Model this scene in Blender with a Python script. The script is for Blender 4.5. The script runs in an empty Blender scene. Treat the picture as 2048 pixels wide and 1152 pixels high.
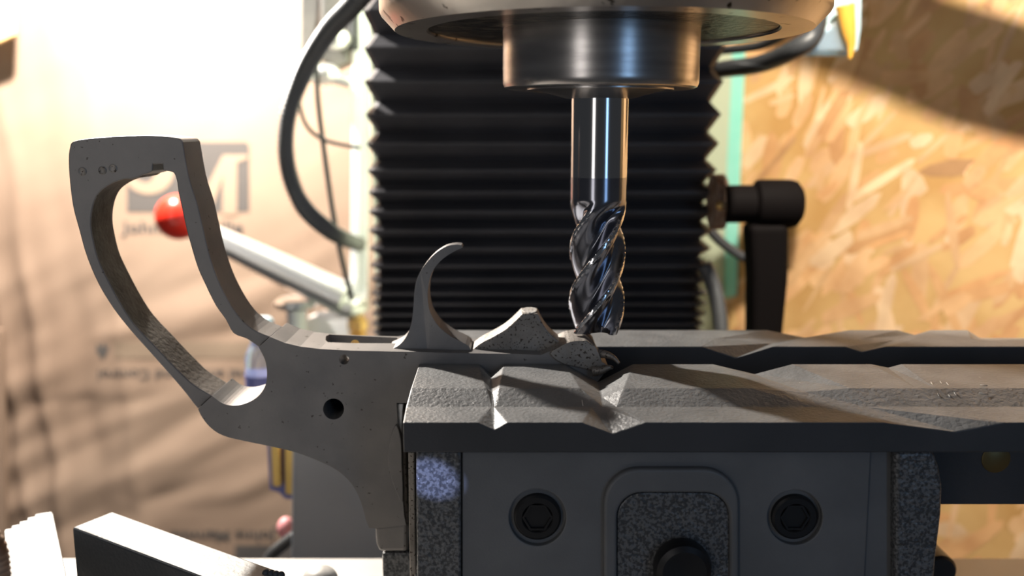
import bpy, bmesh, math, random
from mathutils import Vector, noise, Matrix
random.seed(7)
S = 0.001                      # everything below is written in millimetres
sc = bpy.context.scene
COL = sc.collection

# ---------------------------------------------------------------- camera
F_PX, CX, CY = 1830.0, 1024.0, 576.0
TILT = math.radians(9.9)
CAM = Vector((0.0, -206.0, 51.7))
cam_d = bpy.data.cameras.new('camera')
cam = bpy.data.objects.new('camera', cam_d); COL.objects.link(cam)
cam.location = CAM * S
cam.rotation_euler = (math.pi / 2 - TILT, 0, 0)
cam_d.sensor_width = 36; cam_d.lens = F_PX * 36 / 2048
cam_d.clip_start = 0.005; cam_d.clip_end = 20
cam_d.dof.use_dof = True
cam_d.dof.focus_distance = 0.190
cam_d.dof.aperture_fstop = 12.5
sc.camera = cam
sc.view_settings.view_transform = 'Standard'
sc.view_settings.look = 'None'
sc.view_settings.gamma = 1
sc.view_settings.exposure = 0.0
sc.view_settings.use_curve_mapping = False

# ---------------------------------------------------------------- light
w = bpy.data.worlds.new('shop_ambient'); sc.world = w; w.use_nodes = True
w.node_tree.nodes['Background'].inputs[0].default_value = (0.90, 0.94, 1.0, 1)
w.node_tree.nodes['Background'].inputs[1].default_value = 0.042

def lamp(name, kind, loc, power, color, target=None, **kw):
    d = bpy.data.lights.new(name, kind); d.energy = power; d.color = color
    for k, v in kw.items(): setattr(d, k, v)
    o = bpy.data.objects.new(name, d); COL.objects.link(o); o.location = Vector(loc) * S
    if target is not None:
        o.rotation_euler = (Vector(target) - Vector(loc)).to_track_quat('-Z', 'Y').to_euler()
    return o
LAMP = (-207, 225, 196)
lamp('work_lamp', 'POINT', LAMP, 15.5, (1.0, 0.93, 0.84), shadow_soft_size=0.008)
LAMP_B = (100, -45, 235)
lamp('side_lamp', 'SPOT', LAMP_B, 9.0, (1.0, 0.90, 0.76), (185, 205, -5), spot_size=math.radians(66), spot_blend=0.3, shadow_soft_size=0.003)
lamp('shop_window', 'AREA', (620, -1250, 230), 1.5, (0.36, 0.62, 1.0), (18, 0, 60), shape='RECTANGLE', size=0.20, size_y=0.85)
lamp('stripe_fill', 'AREA', (-480, -980, 260), 1.5, (1.0, 0.95, 0.90), (0, 0, 60), shape='RECTANGLE', size=0.20, size_y=1.0)  # area light added to put a grey stripe on the nut and shank
lamp('blue_patch_spot', 'SPOT', (-110, -150, 25), 2.8, (0.45, 0.55, 1.0), (-15.2, -40.8, -14.0), spot_size=math.radians(2.9), spot_blend=0.15, shadow_soft_size=0.001)  # narrow spot added to make the blue patch on the left jaw column

# ---------------------------------------------------------------- geometry helpers
ct, st = math.cos(TILT), math.sin(TILT)
def ray(px, py):
    u = (px - CX) / F_PX; v = (CY - py) / F_PX
    return Vector((u, ct + v * st, -st + v * ct))
def P(px, py, Y):
    d = ray(px, py); return CAM + d * ((Y - CAM.y) / d.y)
def PZ(px, py, Z):
    d = ray(px, py); return CAM + d * ((Z - CAM.z) / d.z)

def link(name, me, mats, parent=None, smooth=False, bevel=0, seg=2, angle=35):
    o = bpy.data.objects.new(name, me); COL.objects.link(o)
    for m in (mats if isinstance(mats, (list, tuple)) else [mats]): me.materials.append(m)
    if parent is not None:
        o.parent = parent; o.matrix_parent_inverse = Matrix.Translation(-parent.location)
    if smooth:
        for p in me.polygons: p.use_smooth = True
    if bevel:
        b = o.modifiers.new('edge', 'BEVEL'); b.width = bevel * S; b.segments = seg
        b.limit_method = 'ANGLE'; b.angle_limit = math.radians(angle); b.harden_normals = False
    return o
def mesh(verts, faces):
    me = bpy.data.meshes.new('m'); me.from_pydata([tuple(Vector(v) * S) for v in verts], [], faces); me.update()
    bm = bmesh.new(); bm.from_mesh(me); bmesh.ops.recalc_face_normals(bm, faces=bm.faces); bm.to_mesh(me); bm.free()
    return me
def thing(name, loc, label, cat, group=None):
    o = bpy.data.objects.new(name, None); COL.objects.link(o); o.location = Vector(loc) * S
    o.empty_display_size = 0.01
    return tag(o, label, cat, group)
def tag(o, label, cat, group=None):
    o['label'] = label; o['category'] = cat
    if group: o['group'] = group
    return o
def struct(o): o['kind'] = 'structure'; return o

def smooth_line(pts, n=5, closed=False):
    out = []; N = len(pts)
    rng = range(N if closed else N - 1)
    for i in rng:
        g = lambda k: pts[k % N] if closed else pts[max(0, min(N - 1, k))]
        p0, p1, p2, p3 = g(i - 1), g(i), g(i + 1), g(i + 2)
        for j in range(n):
            t = j / n
            out.append(tuple(0.5 * ((2 * b) + (c - a) * t + (2 * a - 5 * b + 4 * c - d) * t * t + (-a + 3 * b - 3 * c + d) * t ** 3)
                             for a, b, c, d in zip(p0, p1, p2, p3)))
    if not closed: out.append(tuple(pts[-1]))
    return out

def prism_mesh(outer, depth, holes=(), axis=(0, 1, 0)):
    """outer: list of world points in a plane; extruded by depth along axis, with holes."""
    bm = bmesh.new(); edges = []
    for loop in [outer] + list(holes):
        vs = [bm.verts.new(Vector(p) * S) for p in loop]
        for i in range(len(vs)): edges.append(bm.edges.new((vs[i], vs[(i + 1) % len(vs)])))
    if holes:
        bmesh.ops.triangle_fill(bm, edges=edges, use_beauty=True)
    else:
        bm.faces.new([v for v in bm.verts])
    r = bmesh.ops.extrude_face_region(bm, geom=bm.faces[:])
    d = Vector(axis) * depth * S
    for g in r['geom']:
        if isinstance(g, bmesh.types.BMVert): g.co += d
    bmesh.ops.recalc_face_normals(bm, faces=bm.faces)
    me = bpy.data.meshes.new('m'); bm.to_mesh(me); bm.free(); return me
def prism(name, px_pts, y0, depth, mat, parent=None, holes=(), bevel=0.3, seg=2, smooth=False, angle=35, ref=None):
    ref = y0 if ref is None else ref
    f = lambda L: [(q.x, y0, q.z) for q in (P(a, b, ref) for a, b in L)]
    return link(name, prism_mesh(f(px_pts), depth, [f(h) for h in holes]), mat, parent, smooth, bevel, seg, angle)
def box(name, lo, hi, mat, parent=None, bevel=0.3, seg=2):
    (a, b, c), (d, e, f) = lo, hi
    v = [(a, b, c), (d, b, c), (d, e, c), (a, e, c), (a, b, f), (d, b, f), (d, e, f), (a, e, f)]
    return link(name, mesh(v, [(0, 1, 2, 3), (4, 5, 6, 7), (0, 1, 5, 4), (1, 2, 6, 5), (2, 3, 7, 6), (3, 0, 4, 7)]), mat, parent, False, bevel, seg)
def lathe(name, prof, org, mat, parent=None, seg=96, axis='Z', smooth=True, closed=False):
    """prof: (r, h) list; axis Z up or Y (h goes to -Y = towards the camera) or X"""
    vs, fs = [], []
    for r, h in prof:
        for k in range(seg):
            a = 2 * math.pi * k / seg; x, y = r * math.cos(a), r * math.sin(a)
            if axis == 'Z': q = (x, y, h)
            elif axis == 'Y': q = (x, -h, y)
            else: q = (h, x, y)
            vs.append((org[0] + q[0], org[1] + q[1], org[2] + q[2]))
    n = len(prof)
    for i in range(n - (0 if closed else 1)):
        j = (i + 1) % n
        for k in range(seg):
            l = (k + 1) % seg
            fs.append((i * seg + k, i * seg + l, j * seg + l, j * seg + k))
    if not closed:
        fs.append(tuple(range(seg))); fs.append(tuple((n - 1) * seg + k for k in range(seg)))
    o = link(name, mesh(vs, fs), mat, parent, smooth)
    if smooth:
        m = o.modifiers.new('split', 'EDGE_SPLIT'); m.split_angle = math.radians(32)
    return o
def tube(name, pts, r, mat, parent=None, seg=14, n=8, rib=None, smooth=True):
    """pts: world points. rib=(pitch, depth) corrugates the tube."""
    c = [Vector(p) for p in smooth_line([tuple(p) for p in pts], n)]
    if rib:
        L = [0]
        for a, b in zip(c, c[1:]): L.append(L[-1] + (b - a).length)
        m = int(L[-1] / (rib[0] / 4)); out = []; i = 0
        for k in range(m + 1):
            t = L[-1] * k / m
            while i < len(L) - 2 and L[i + 1] < t: i += 1
            out.append(c[i].lerp(c[i + 1], (t - L[i]) / max(1e-6, L[i + 1] - L[i])))
        c = out
    vs, fs = [], []; up = Vector((0, 1, 0.01)).normalized()
    for i, p in enumerate(c):
        t = (c[min(i + 1, len(c) - 1)] - c[max(i - 1, 0)]).normalized()
        a = t.cross(up).normalized(); b = t.cross(a)
        R = r if not callable(r) else r(i / (len(c) - 1))
        if rib: R -= rib[1] * (0, 0.8, 1, 0.2)[i % 4]
        for k in range(seg):
            g = 2 * math.pi * k / seg; vs.append(p + a * R * math.cos(g) + b * R * math.sin(g))
    for i in range(len(c) - 1):
        for k in range(seg):
            l = (k + 1) % seg; fs.append((i * seg + k, i * seg + l, (i + 1) * seg + l, (i + 1) * seg + k))
    fs.append(tuple(range(seg))); fs.append(tuple((len(c) - 1) * seg + k for k in range(seg)))
    return link(name, mesh(vs, fs), mat, parent, smooth)
def ball(name, c, r, mat, parent=None, scale=(1, 1, 1)):
    bm = bmesh.new(); bmesh.ops.create_uvsphere(bm, u_segments=40, v_segments=24, radius=r * S)
    for v in bm.verts: v.co = Vector((v.co.x * scale[0], v.co.y * scale[1], v.co.z * scale[2])) + Vector(c) * S
    me = bpy.data.meshes.new('m'); bm.to_mesh(me); bm.free()
    return link(name, me, mat, parent, True)

# ---------------------------------------------------------------- materials
def mat(name, color, rough=0.5, metal=0.0, var=None, var_scale=60, var_detail=6, bump=0.0, bump_scale=400, ramp=(0.35, 0.65),
        rough_var=0.0, spec=None, stretch=None, coat=0.0, trans=0.0, ior=1.45, speck=None, alpha=1.0, bump_dist=0.0004):
    m = bpy.data.materials.new(name); m.use_nodes = True
    nt = m.node_tree; N, L = nt.nodes, nt.links; b = N['Principled BSDF']
    b.inputs['Base Color'].default_value = (*color, 1); b.inputs['Roughness'].default_value = rough
    b.inputs['Metallic'].default_value = metal
    if spec is not None: b.inputs['Specular IOR Level'].default_value = spec
    b.inputs['Coat Weight'].default_value = coat
    b.inputs['Transmission Weight'].default_value = trans; b.inputs['IOR'].default_value = ior; b.inputs['Alpha'].default_value = alpha
    tc = N.new('ShaderNodeTexCoord'); mp = N.new('ShaderNodeMapping'); L.new(tc.outputs['Object'], mp.inputs[0])
    if stretch: mp.inputs['Scale'].default_value = stretch
    last = None
    if var:
        nz = N.new('ShaderNodeTexNoise'); nz.inputs['Scale'].default_value = var_scale; nz.inputs['Detail'].default_value = var_detail
        L.new(mp.outputs[0], nz.inputs['Vector'])
        r = N.new('ShaderNodeValToRGB'); r.color_ramp.elements[0].position = ramp[0]; r.color_ramp.elements[1].position = ramp[1]
        r.color_ramp.elements[0].color = (*color, 1); r.color_ramp.elements[1].color = (*var, 1)
        L.new(nz.outputs[0], r.inputs[0]); last = r.outputs[0]
        if rough_var:
            mr = N.new('ShaderNodeMapRange'); mr.inputs[3].default_value = rough - rough_var; mr.inputs[4].default_value = rough + rough_var
            L.new(nz.outputs[0], mr.inputs[0]); L.new(mr.outputs[0], b.inputs['Roughness'])
    if speck:      # (color, scale, threshold)
        nz = N.new('ShaderNodeTexNoise'); nz.inputs['Scale'].default_value = speck[1]; nz.inputs['Detail'].default_value = 2
        L.new(tc.outputs['Object'], nz.inputs['Vector'])
        r = N.new('ShaderNodeValToRGB'); r.color_ramp.elements[0].position = speck[2]; r.color_ramp.elements[1].position = speck[2] + 0.03
        r.color_ramp.elements[0].color = (0, 0, 0, 1); r.color_ramp.elements[1].color = (1, 1, 1, 1)
        L.new(nz.outputs[0], r.inputs[0])
        mx = N.new('ShaderNodeMix'); mx.data_type = 'RGBA'; L.new(r.outputs[0], mx.inputs[0])
        mx.inputs[7].default_value = (*speck[0], 1)
        if last: L.new(last, mx.inputs[6])
        else: mx.inputs[6].default_value = (*color, 1)
        last = mx.outputs[2]
    if last: L.new(last, b.inputs['Base Color'])
    if bump:
        nz = N.new('ShaderNodeTexNoise'); nz.inputs['Scale'].default_value = bump_scale; nz.inputs['Detail'].default_value = 4
        L.new(mp.outputs[0], nz.inputs['Vector'])
        bp = N.new('ShaderNodeBump'); bp.inputs['Strength'].default_value = bump; bp.inputs['Distance'].default_value = bump_dist
        L.new(nz.outputs[0], bp.inputs['Height']); L.new(bp.outputs[0], b.inputs['Normal'])
    return m

M = {}
M['frame'] = mat('worn_frame_steel', (0.19, 0.183, 0.183), 0.45, 0.4, var=(0.25, 0.237, 0.23), var_scale=90, rough_var=0.10, bump=0.25, bump_scale=1500, bump_dist=0.0001, speck=((0.08, 0.07, 0.065), 700, 0.70))
M['frame_rust'] = mat('rusty_frame_steel', (0.22, 0.20, 0.18), 0.5, 0.6, var=(0.32, 0.295, 0.27), var_scale=160, bump=0.5, bump_scale=900, bump_dist=0.0002, speck=((0.07, 0.055, 0.045), 1700, 0.60))
M['break'] = mat('fresh_broken_steel', (0.62, 0.60, 0.57), 0.45, 0.4, var=(0.42, 0.39, 0.36), var_scale=500, bump=0.8, bump_scale=1500, bump_dist=0.0004)
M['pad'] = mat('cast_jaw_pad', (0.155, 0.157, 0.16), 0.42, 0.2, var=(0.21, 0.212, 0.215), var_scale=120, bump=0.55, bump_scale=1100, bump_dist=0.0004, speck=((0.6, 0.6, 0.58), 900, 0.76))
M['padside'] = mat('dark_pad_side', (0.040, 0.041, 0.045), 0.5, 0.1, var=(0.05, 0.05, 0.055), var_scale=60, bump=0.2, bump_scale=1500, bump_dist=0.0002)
M['hammer'] = mat('hammertone_paint', (0.055, 0.057, 0.062), 0.3, 0.2, var=(0.14, 0.143, 0.15), var_scale=1700, var_detail=2, ramp=(0.44, 0.56), bump=0.8, bump_scale=900, bump_dist=0.0004)
M['plate'] = mat('flat_grey_paint', (0.115, 0.118, 0.125), 0.5, 0.1, var=(0.145, 0.148, 0.155), var_scale=60, bump=0.2, bump_scale=2500, bump_dist=0.0002)
M['black_screw'] = mat('black_oxide', (0.02, 0.02, 0.022), 0.4, 0.5)
M['bellows'] = mat('bellows_rubber', (0.050, 0.050, 0.058), 0.45, 0.0, var=(0.066, 0.066, 0.075), var_scale=40, bump=0.2, bump_scale=350, bump_dist=0.0004, spec=0.5)
M['shank'] = mat('ground_carbide', (0.62, 0.62, 0.64), 0.12, 1.0, stretch=(1, 1, 14), bump=0.05, bump_scale=300, bump_dist=0.00005)
M['coat'] = mat('coated_carbide', (0.27, 0.28, 0.33), 0.17, 1.0, var=(0.33, 0.34, 0.39), var_scale=150)
M['edge'] = mat('bright_cutting_edge', (0.75, 0.76, 0.80), 0.14, 1.0)
M['nut'] = mat('turned_nut_steel', (0.58, 0.56, 0.55), 0.27, 1.0, var=(0.42, 0.40, 0.40), var_scale=60, stretch=(1, 1, 10))
M['ring'] = mat('oily_ring_steel', (0.56, 0.53, 0.50), 0.30, 0.9, var=(0.46, 0.43, 0.40), var_scale=40, bump=0.3, bump_scale=500, bump_dist=0.0002, speck=((0.05, 0.04, 0.03), 260, 0.66))
M['grease'] = mat('greasy_recess', (0.025, 0.024, 0.022), 0.35, 0.6, var=(0.16, 0.14, 0.11), var_scale=250, ramp=(0.5, 0.7), stretch=(1, 1, 4), bump=0.8, bump_scale=600, bump_dist=0.0006)
M['chrome'] = mat('chrome', (0.85, 0.85, 0.86), 0.3, 0.85)
M['alu'] = mat('bright_aluminium', (0.84, 0.86, 0.88), 0.45, 0.2)
M['valve'] = mat('grey_cast_valve', (0.10, 0.10, 0.10), 0.35, 0.5, var=(0.22, 0.21, 0.19), var_scale=40)
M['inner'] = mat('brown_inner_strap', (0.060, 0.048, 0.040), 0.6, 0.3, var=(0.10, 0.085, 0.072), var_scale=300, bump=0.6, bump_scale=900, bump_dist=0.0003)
M['brass'] = mat('brass', (0.72, 0.45, 0.16), 0.3, 0.8)
M['red'] = mat('glossy_red_plastic', (0.72, 0.03, 0.015), 0.28, 0, coat=0.4)
M['pink'] = mat('pink_plastic', (0.90, 0.38, 0.40), 0.4)
M['conduit'] = mat('grey_conduit', (0.10, 0.105, 0.11), 0.4, 0.3)
M['cable'] = mat('dark_cable', (0.04, 0.042, 0.045), 0.45)
M['black'] = mat('black_plastic', (0.005, 0.004, 0.004), 0.7, spec=0.05)
M['green'] = mat('pale_green_paint', (0.50, 0.56, 0.42), 0.5)
M['teal'] = mat('teal_paint', (0.22, 0.68, 0.56), 0.5, var=(0.38, 0.78, 0.68), var_scale=25)
M['table'] = mat('ground_table_iron', (0.50, 0.48, 0.45), 0.45, 0.2, var=(0.56, 0.54, 0.51), var_scale=30, bump=0.2, bump_scale=600)
M['cover'] = mat('dark_sheet_cover', (0.23, 0.25, 0.29), 0.4, 0.1, var=(0.28, 0.30, 0.34), var_scale=16)
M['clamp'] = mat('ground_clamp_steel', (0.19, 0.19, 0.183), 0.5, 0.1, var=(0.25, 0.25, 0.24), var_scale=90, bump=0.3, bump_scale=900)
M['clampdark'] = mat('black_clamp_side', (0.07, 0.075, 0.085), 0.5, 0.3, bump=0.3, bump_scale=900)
M['rusty'] = mat('rusty_stud', (0.22, 0.12, 0.07), 0.7, 0.3, var=(0.45, 0.35, 0.28), var_scale=200, bump=0.5)
M['print'] = mat('faded_black_print', (0.09, 0.08, 0.075), 0.8)
M['print_tan'] = mat('faded_tan_print', (0.24, 0.175, 0.125), 0.8)
M['paper_flat'] = mat('paper_letter', (0.31, 0.22, 0.16), 0.8)
M['clear'] = mat('clear_plastic', (0.80, 0.90, 0.95), 0.12, 0, trans=0.85)
M['frost'] = mat('pale_blue_plastic', (0.50, 0.66, 0.72), 0.3, 0, trans=0.3)
M['amber'] = mat('amber_glue', (0.85, 0.50, 0.08), 0.3, 0, trans=0.35)
M['blue'] = mat('blue_ink', (0.16, 0.18, 0.45), 0.4)
M['yellow'] = mat('yellow_wood', (0.80, 0.55, 0.16), 0.5)
M['magnet'] = mat('brassy_magnet', (0.16, 0.12, 0.05), 0.4, 0.7)

def kraft():
    m = mat('kraft_paper', (0.26, 0.175, 0.125), 0.75, var=(0.32, 0.225, 0.165), var_scale=9, bump=0.15, bump_scale=900)
    return m
M['kraft'] = kraft()
def osb_mat():
    m = bpy.data.materials.new('osb_strands'); m.use_nodes = True
    N, L = m.node_tree.nodes, m.node_tree.links; b = N['Principled BSDF']; b.inputs['Roughness'].default_value = 0.55
    at = N.new('ShaderNodeVertexColor'); at.layer_name = 'tone'
    tc = N.new('ShaderNodeTexCoord')
    n1 = N.new('ShaderNodeTexNoise'); n1.inputs['Scale'].default_value = 60; n1.inputs['Detail'].default_value = 6; L.new(tc.outputs['Object'], n1.inputs['Vector'])
    r = N.new('ShaderNodeValToRGB'); r.color_ramp.elements[0].position = 0.3; r.color_ramp.elements[0].color = (0.62, 0.50, 0.42, 1)
    r.color_ramp.elements[1].position = 0.6; r.color_ramp.elements[1].color = (1.0, 1.0, 1.0, 1)
    L.new(n1.outputs[0], r.inputs[0])
    mx = N.new('ShaderNodeMix'); mx.data_type = 'RGBA'; mx.blend_type = 'MULTIPLY'; mx.inputs[0].default_value = 0.6
    L.new(at.outputs[0], mx.inputs[6]); L.new(r.outputs[0], mx.inputs[7]); L.new(mx.outputs[2], b.inputs['Base Color'])
    bp = N.new('ShaderNodeBump'); bp.inputs['Strength'].default_value = 0.5; bp.inputs['Distance'].default_value = 0.0006
    L.new(n1.outputs[0], bp.inputs['Height']); L.new(bp.outputs[0], b.inputs['Normal'])
    return m
M['strand'] = osb_mat()
M['osb'] = mat('osb_base', (0.52, 0.29, 0.10), 0.6, var=(0.68, 0.44, 0.19), var_scale=28, bump=0.4, bump_scale=150)

# ================================================================ SETTING
# kraft-faced insulation wall, wrinkled
KY = 380.0
def wrinkle(x, z):
    c30, s30 = 0.88, 0.47
    u, v = x * c30 + z * s30, -x * s30 + z * c30
    low = max(0.0, min(1.0, (10 - z) / 90.0))
    damp = 1.0
    for ax, az, rx, rz in ((-205, -104, 85, 16), (-190, -224, 60, 22), (-205, 20, 55, 45)):
        t = max(abs(x - ax) / rx, abs(z - az) / rz)
        damp = min(damp, 0.22 + 0.78 * max(0.0, min(1.0, (t - 1.0) / 0.5)))
    n1 = noise.noise(Vector((u * 0.007, v * 0.032, 3.1))); n2 = noise.noise(Vector((u * 0.016, v * 0.075, 9.0)))
    d = (n1 * 5.2 + n2 * 2.0) * (0.25 + 0.9 * low) * damp
    for fx, wd, h in ((-338, 4, 2.6), (-316, 5, 3.5), (-290, 9, -2.5), (-262, 6, 2.0)):      # creases over the stud at the left
        d += h * math.exp(-((x + z * 0.05 + 5 * noise.noise(Vector((z * 0.02, fx, 0))) - fx) / wd) ** 2) * (0.35 + 0.65 * low)
    return d
PRINTS = []
def kraft_wall():
    x0, x1, z0, z1, nx, nz = -420.0, 170.0, -320.0, 300.0, 190, 200
    vs, fs = [], []
    for j in range(nz + 1):
        for i in range(nx + 1):
            x = x0 + (x1 - x0) * i / nx; z = z0 + (z1 - z0) * j / nz
            vs.append((x, KY - wrinkle(x, z), z))
    for j in range(nz):
        for i in range(nx):
            a = j * (nx + 1) + i; fs.append((a, a + 1, a + nx + 2, a + nx + 1))
    return struct(link('wall_back', mesh(vs, fs), M['kraft'], None, True))
wall = kraft_wall()
def on_wall(px, py, off=0.4):
    q = P(px, py, KY)
    for _ in range(3): q = P(px, py, KY - wrinkle(q.x, q.z) - off)
    return q
def print_poly(name, pts, m, off=0.4, sub=14):
    """flat print that follows the wrinkled paper"""
    bm = bmesh.new(); bm.faces.new([bm.verts.new((a, b, 0)) for a, b in pts])
    xs = [p[0] for p in pts]; ys = [p[1] for p in pts]
    grid_cut(bm, min(xs), max(xs), min(ys), max(ys), sub)
    for v in bm.verts: v.co = on_wall(v.co.x, v.co.y, off) * S
    me = bpy.data.meshes.new('m'); bm.to_mesh(me); bm.free()
    return link(name, me, m, wall)
def grid_cut(bm, x0, x1, y0, y1, st_):
    k = x0 + st_
    while k < x1:
        bmesh.ops.bisect_plane(bm, geom=bm.verts[:] + bm.edges[:] + bm.faces[:], plane_co=(k, 0, 0), plane_no=(1, 0, 0)); k += st_
    k = y0 + st_
    while k < y1:
        bmesh.ops.bisect_plane(bm, geom=bm.verts[:] + bm.edges[:] + bm.faces[:], plane_co=(0, k, 0), plane_no=(0, 1, 0)); k += st_
def print_text(name, body, x, y, width, height, flip=False, m='print', bold=0.0, shear=0.0):
    """text laid on the paper: x,y = left and baseline in the photograph's frame; flip = upside down"""
    c = bpy.data.curves.new('t', 'FONT'); c.body = body; c.size = 1; c.offset = bold; c.shear = shear; c.resolution_u = 3
    o = bpy.data.objects.new('t', c); COL.objects.link(o)
    bpy.context.view_layer.update()
    me = bpy.data.meshes.new_from_object(o.evaluated_get(bpy.context.evaluated_depsgraph_get()))
    bpy.data.objects.remove(o)
    bm = bmesh.new(); bm.from_mesh(me)
    bmesh.ops.remove_doubles(bm, verts=bm.verts, dist=1e-5)
    wx = max(v.co.x for v in bm.verts); hy = 0.72
    for v in bm.verts:
        a = v.co.x / wx * width; b = v.co.y / hy * height
        v.co = (x + width - a, y + b, 0) if flip else (x + a, y - b, 0)
    grid_cut(bm, x, x + width, y - height * 1.4, y + height * 1.4, 14)
    for v in bm.verts: v.co = on_wall(v.co.x, v.co.y, 0.6) * S
    bm.to_mesh(me); bm.free()
    return link(name, me, M[m], wall)
print_poly('logo_box', [(254, 284), (492, 284), (498, 290), (498, 424), (254, 424)], M['print'])
J = smooth_line([(352, 300), (349, 340), (341, 366), (320, 384), (290, 388), (265, 378), (250, 358)], 4)
J2 = smooth_line([(262, 346), (276, 360), (294, 365), (306, 356), (312, 335), (318, 300)], 4)
print_poly('logo_letter', J + J2, M['paper_flat'], 0.9)
print_poly('logo_letter', [(366, 430), (372, 330), (364, 318), (360, 306), (400, 306), (408, 384), (442, 318), (446, 310), (497, 310), (494, 318), (474, 324), (474, 430),
                           (444, 430), (446, 352), (420, 430), (404, 430), (388, 352), (384, 430)], M['paper_flat'], 0.9)
print_text('lettering', 'Johns Manville', 246, 466, 240, 24, bold=0.02)
print_poly('print_band', [(228, 684), (540, 684), (540, 717), (228, 717)], M['print_tan'])
print_poly('flame_mark', [(205, 720), (192, 702), (194, 686), (202, 694), (206, 684), (212, 694), (218, 688), (216, 704)], M['print'])
print_text('lettering', 'Thermal and Sound Control', 196, 740, 372, 20, flip=True, bold=0.012)
print_text('lettering', 'Johns Manville', 340, 1062, 210, 22, flip=True, bold=0.02)
print_poly('print_band', [(470, 1090), (600, 1090), (600, 1125), (470, 1125)], M['print'])

# OSB side wall
OA = math.radians(42); OC = Vector((88.0, 282.0)); OD = Vector((math.cos(OA), -math.sin(OA))); ON = Vector((-math.sin(OA), -math.cos(OA)))
def osb_pt(s, z, off=0): return (OC.x + OD.x * s + ON.x * off, OC.y + OD.y * s + ON.y * off, z)
def osb_px(px, py, off=0):
    d = ray(px, py); n = Vector((ON.x, ON.y, 0)); o = Vector((OC.x, OC.y, 0)) + n * off
    return CAM + d * ((o - CAM).dot(n) / d.dot(n))
v = [osb_pt(s, z, o) for o in (0, -11) for s, z in ((-20, -330), (420, -330), (420, 320), (-20, 320))]
osb = struct(link('wall_right', mesh(v, [(0, 1, 2, 3), (7, 6, 5, 4), (0, 4, 5, 1), (1, 5, 6, 2), (2, 6, 7, 3), (3, 7, 4, 0)]), M['osb']))
vs, fs, cols = [], [], []
TONES = [(0.78, 0.49, 0.25), (0.76, 0.46, 0.23), (0.80, 0.52, 0.29), (0.72, 0.41, 0.19), (0.77, 0.48, 0.25), (0.69, 0.38, 0.17), (0.84, 0.59, 0.36)]
for i in range(1100):
    s0, z0 = random.uniform(0, 300), random.uniform(-150, 190)
    Lh, Wh = random.uniform(5, 19), random.uniform(1.2, 4.5)
    a = random.gauss(math.radians(62), math.radians(26)); off = 0.05 + i * 0.0002
    n = 8; k0 = len(vs); jag = []
    for k in range(n):
        g = 2 * math.pi * k / n
        cx_ = math.copysign(abs(math.cos(g)) ** 0.5, math.cos(g)) * Lh * random.uniform(0.8, 1.1); cy_ = math.sin(g) * Wh * random.uniform(0.75, 1.15)
        vs.append(osb_pt(s0 + cx_ * math.cos(a) - cy_ * math.sin(a), z0 + cx_ * math.sin(a) + cy_ * math.cos(a), off))
    fs.append(tuple(range(k0, k0 + n)))
    t = random.choice(TONES); f = random.uniform(0.88, 1.08)
    if random.random() < 0.012: t = (0.50, 0.28, 0.13)
    cols.append((t[0] * f, t[1] * f, t[2] * f, 1))
me = mesh(vs, fs); ca = me.color_attributes.new('tone', 'FLOAT_COLOR', 'CORNER')
for p in me.polygons:
    for li in p.loop_indices: ca.data[li].color = cols[p.index]
st_o = link('wood_strands', me, M['strand'], osb); st_o['kind'] = 'stuff'
# teal and pale strips where the board meets the column
a = [osb_px(1468, 90, 1), osb_px(1492, 90, 1), osb_px(1482, 330, 1), osb_px(1474, 592, 1), osb_px(1450, 596, 1), osb_px(1456, 330, 1)]
struct(link('trim_1', prism_mesh(a, 1.2, axis=(ON.x, ON.y, 0)), M['teal'], None, False, 0.2))
a = [osb_px(1405, 90, 1), osb_px(1469, 90, 1), osb_px(1457, 330, 1), osb_px(1440, 700, 1), osb_px(1385, 700, 1)]
struct(link('trim_2', prism_mesh(a, 1.0, axis=(ON.x, ON.y, 0)), M['green'], None, False, 0.2))
# bare stud at the far left, in front of the paper
a = [P(-90, 650, 366), P(2, 660, 366), P(8, 1010, 366), P(8, 1300, 366), P(-90, 1300, 366)]
struct(link('trim_3', prism_mesh(a, 5), M['kraft'], None, False, 0.8))
a = [P(-60, -60, 345), P(22, -60, 345), P(33, 0, 345), P(30, 70, 345), P(-60, 108, 345)]
struct(link('trim_4', prism_mesh(a, 5), M['osb'], None, False, 0.8))

# ================================================================ MILLING TABLE
TZ = -75.0
table = thing('milling_table', (0, -40, TZ - 30), 'pale ground iron machine table under the vise and step block', 'machine table')
x0, x1, ya, yb = -260, 330, -150, 50
box('table_top', (x0, ya, TZ - 12), (x1, yb, TZ), M['table'], table, 0.6)
box('table_apron', (x0 + 4, ya + 8, TZ - 40), (x1 - 4, yb - 8, TZ - 12.01), M['table'], table, 0.6)

# ================================================================ MACHINE BACK: cover, column, bellows
tag(link('column_cover', prism_mesh([P(579, 1200, 105), P(583, 905, 105), P(583, 800, 105), P(1300, 800, 105), P(1300, 1200, 105)], 14), M['cover'], None, False, 2.0, 4),
    'dark blue-grey sheet metal cover behind the table, under the revolver frame', 'machine cover')

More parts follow.
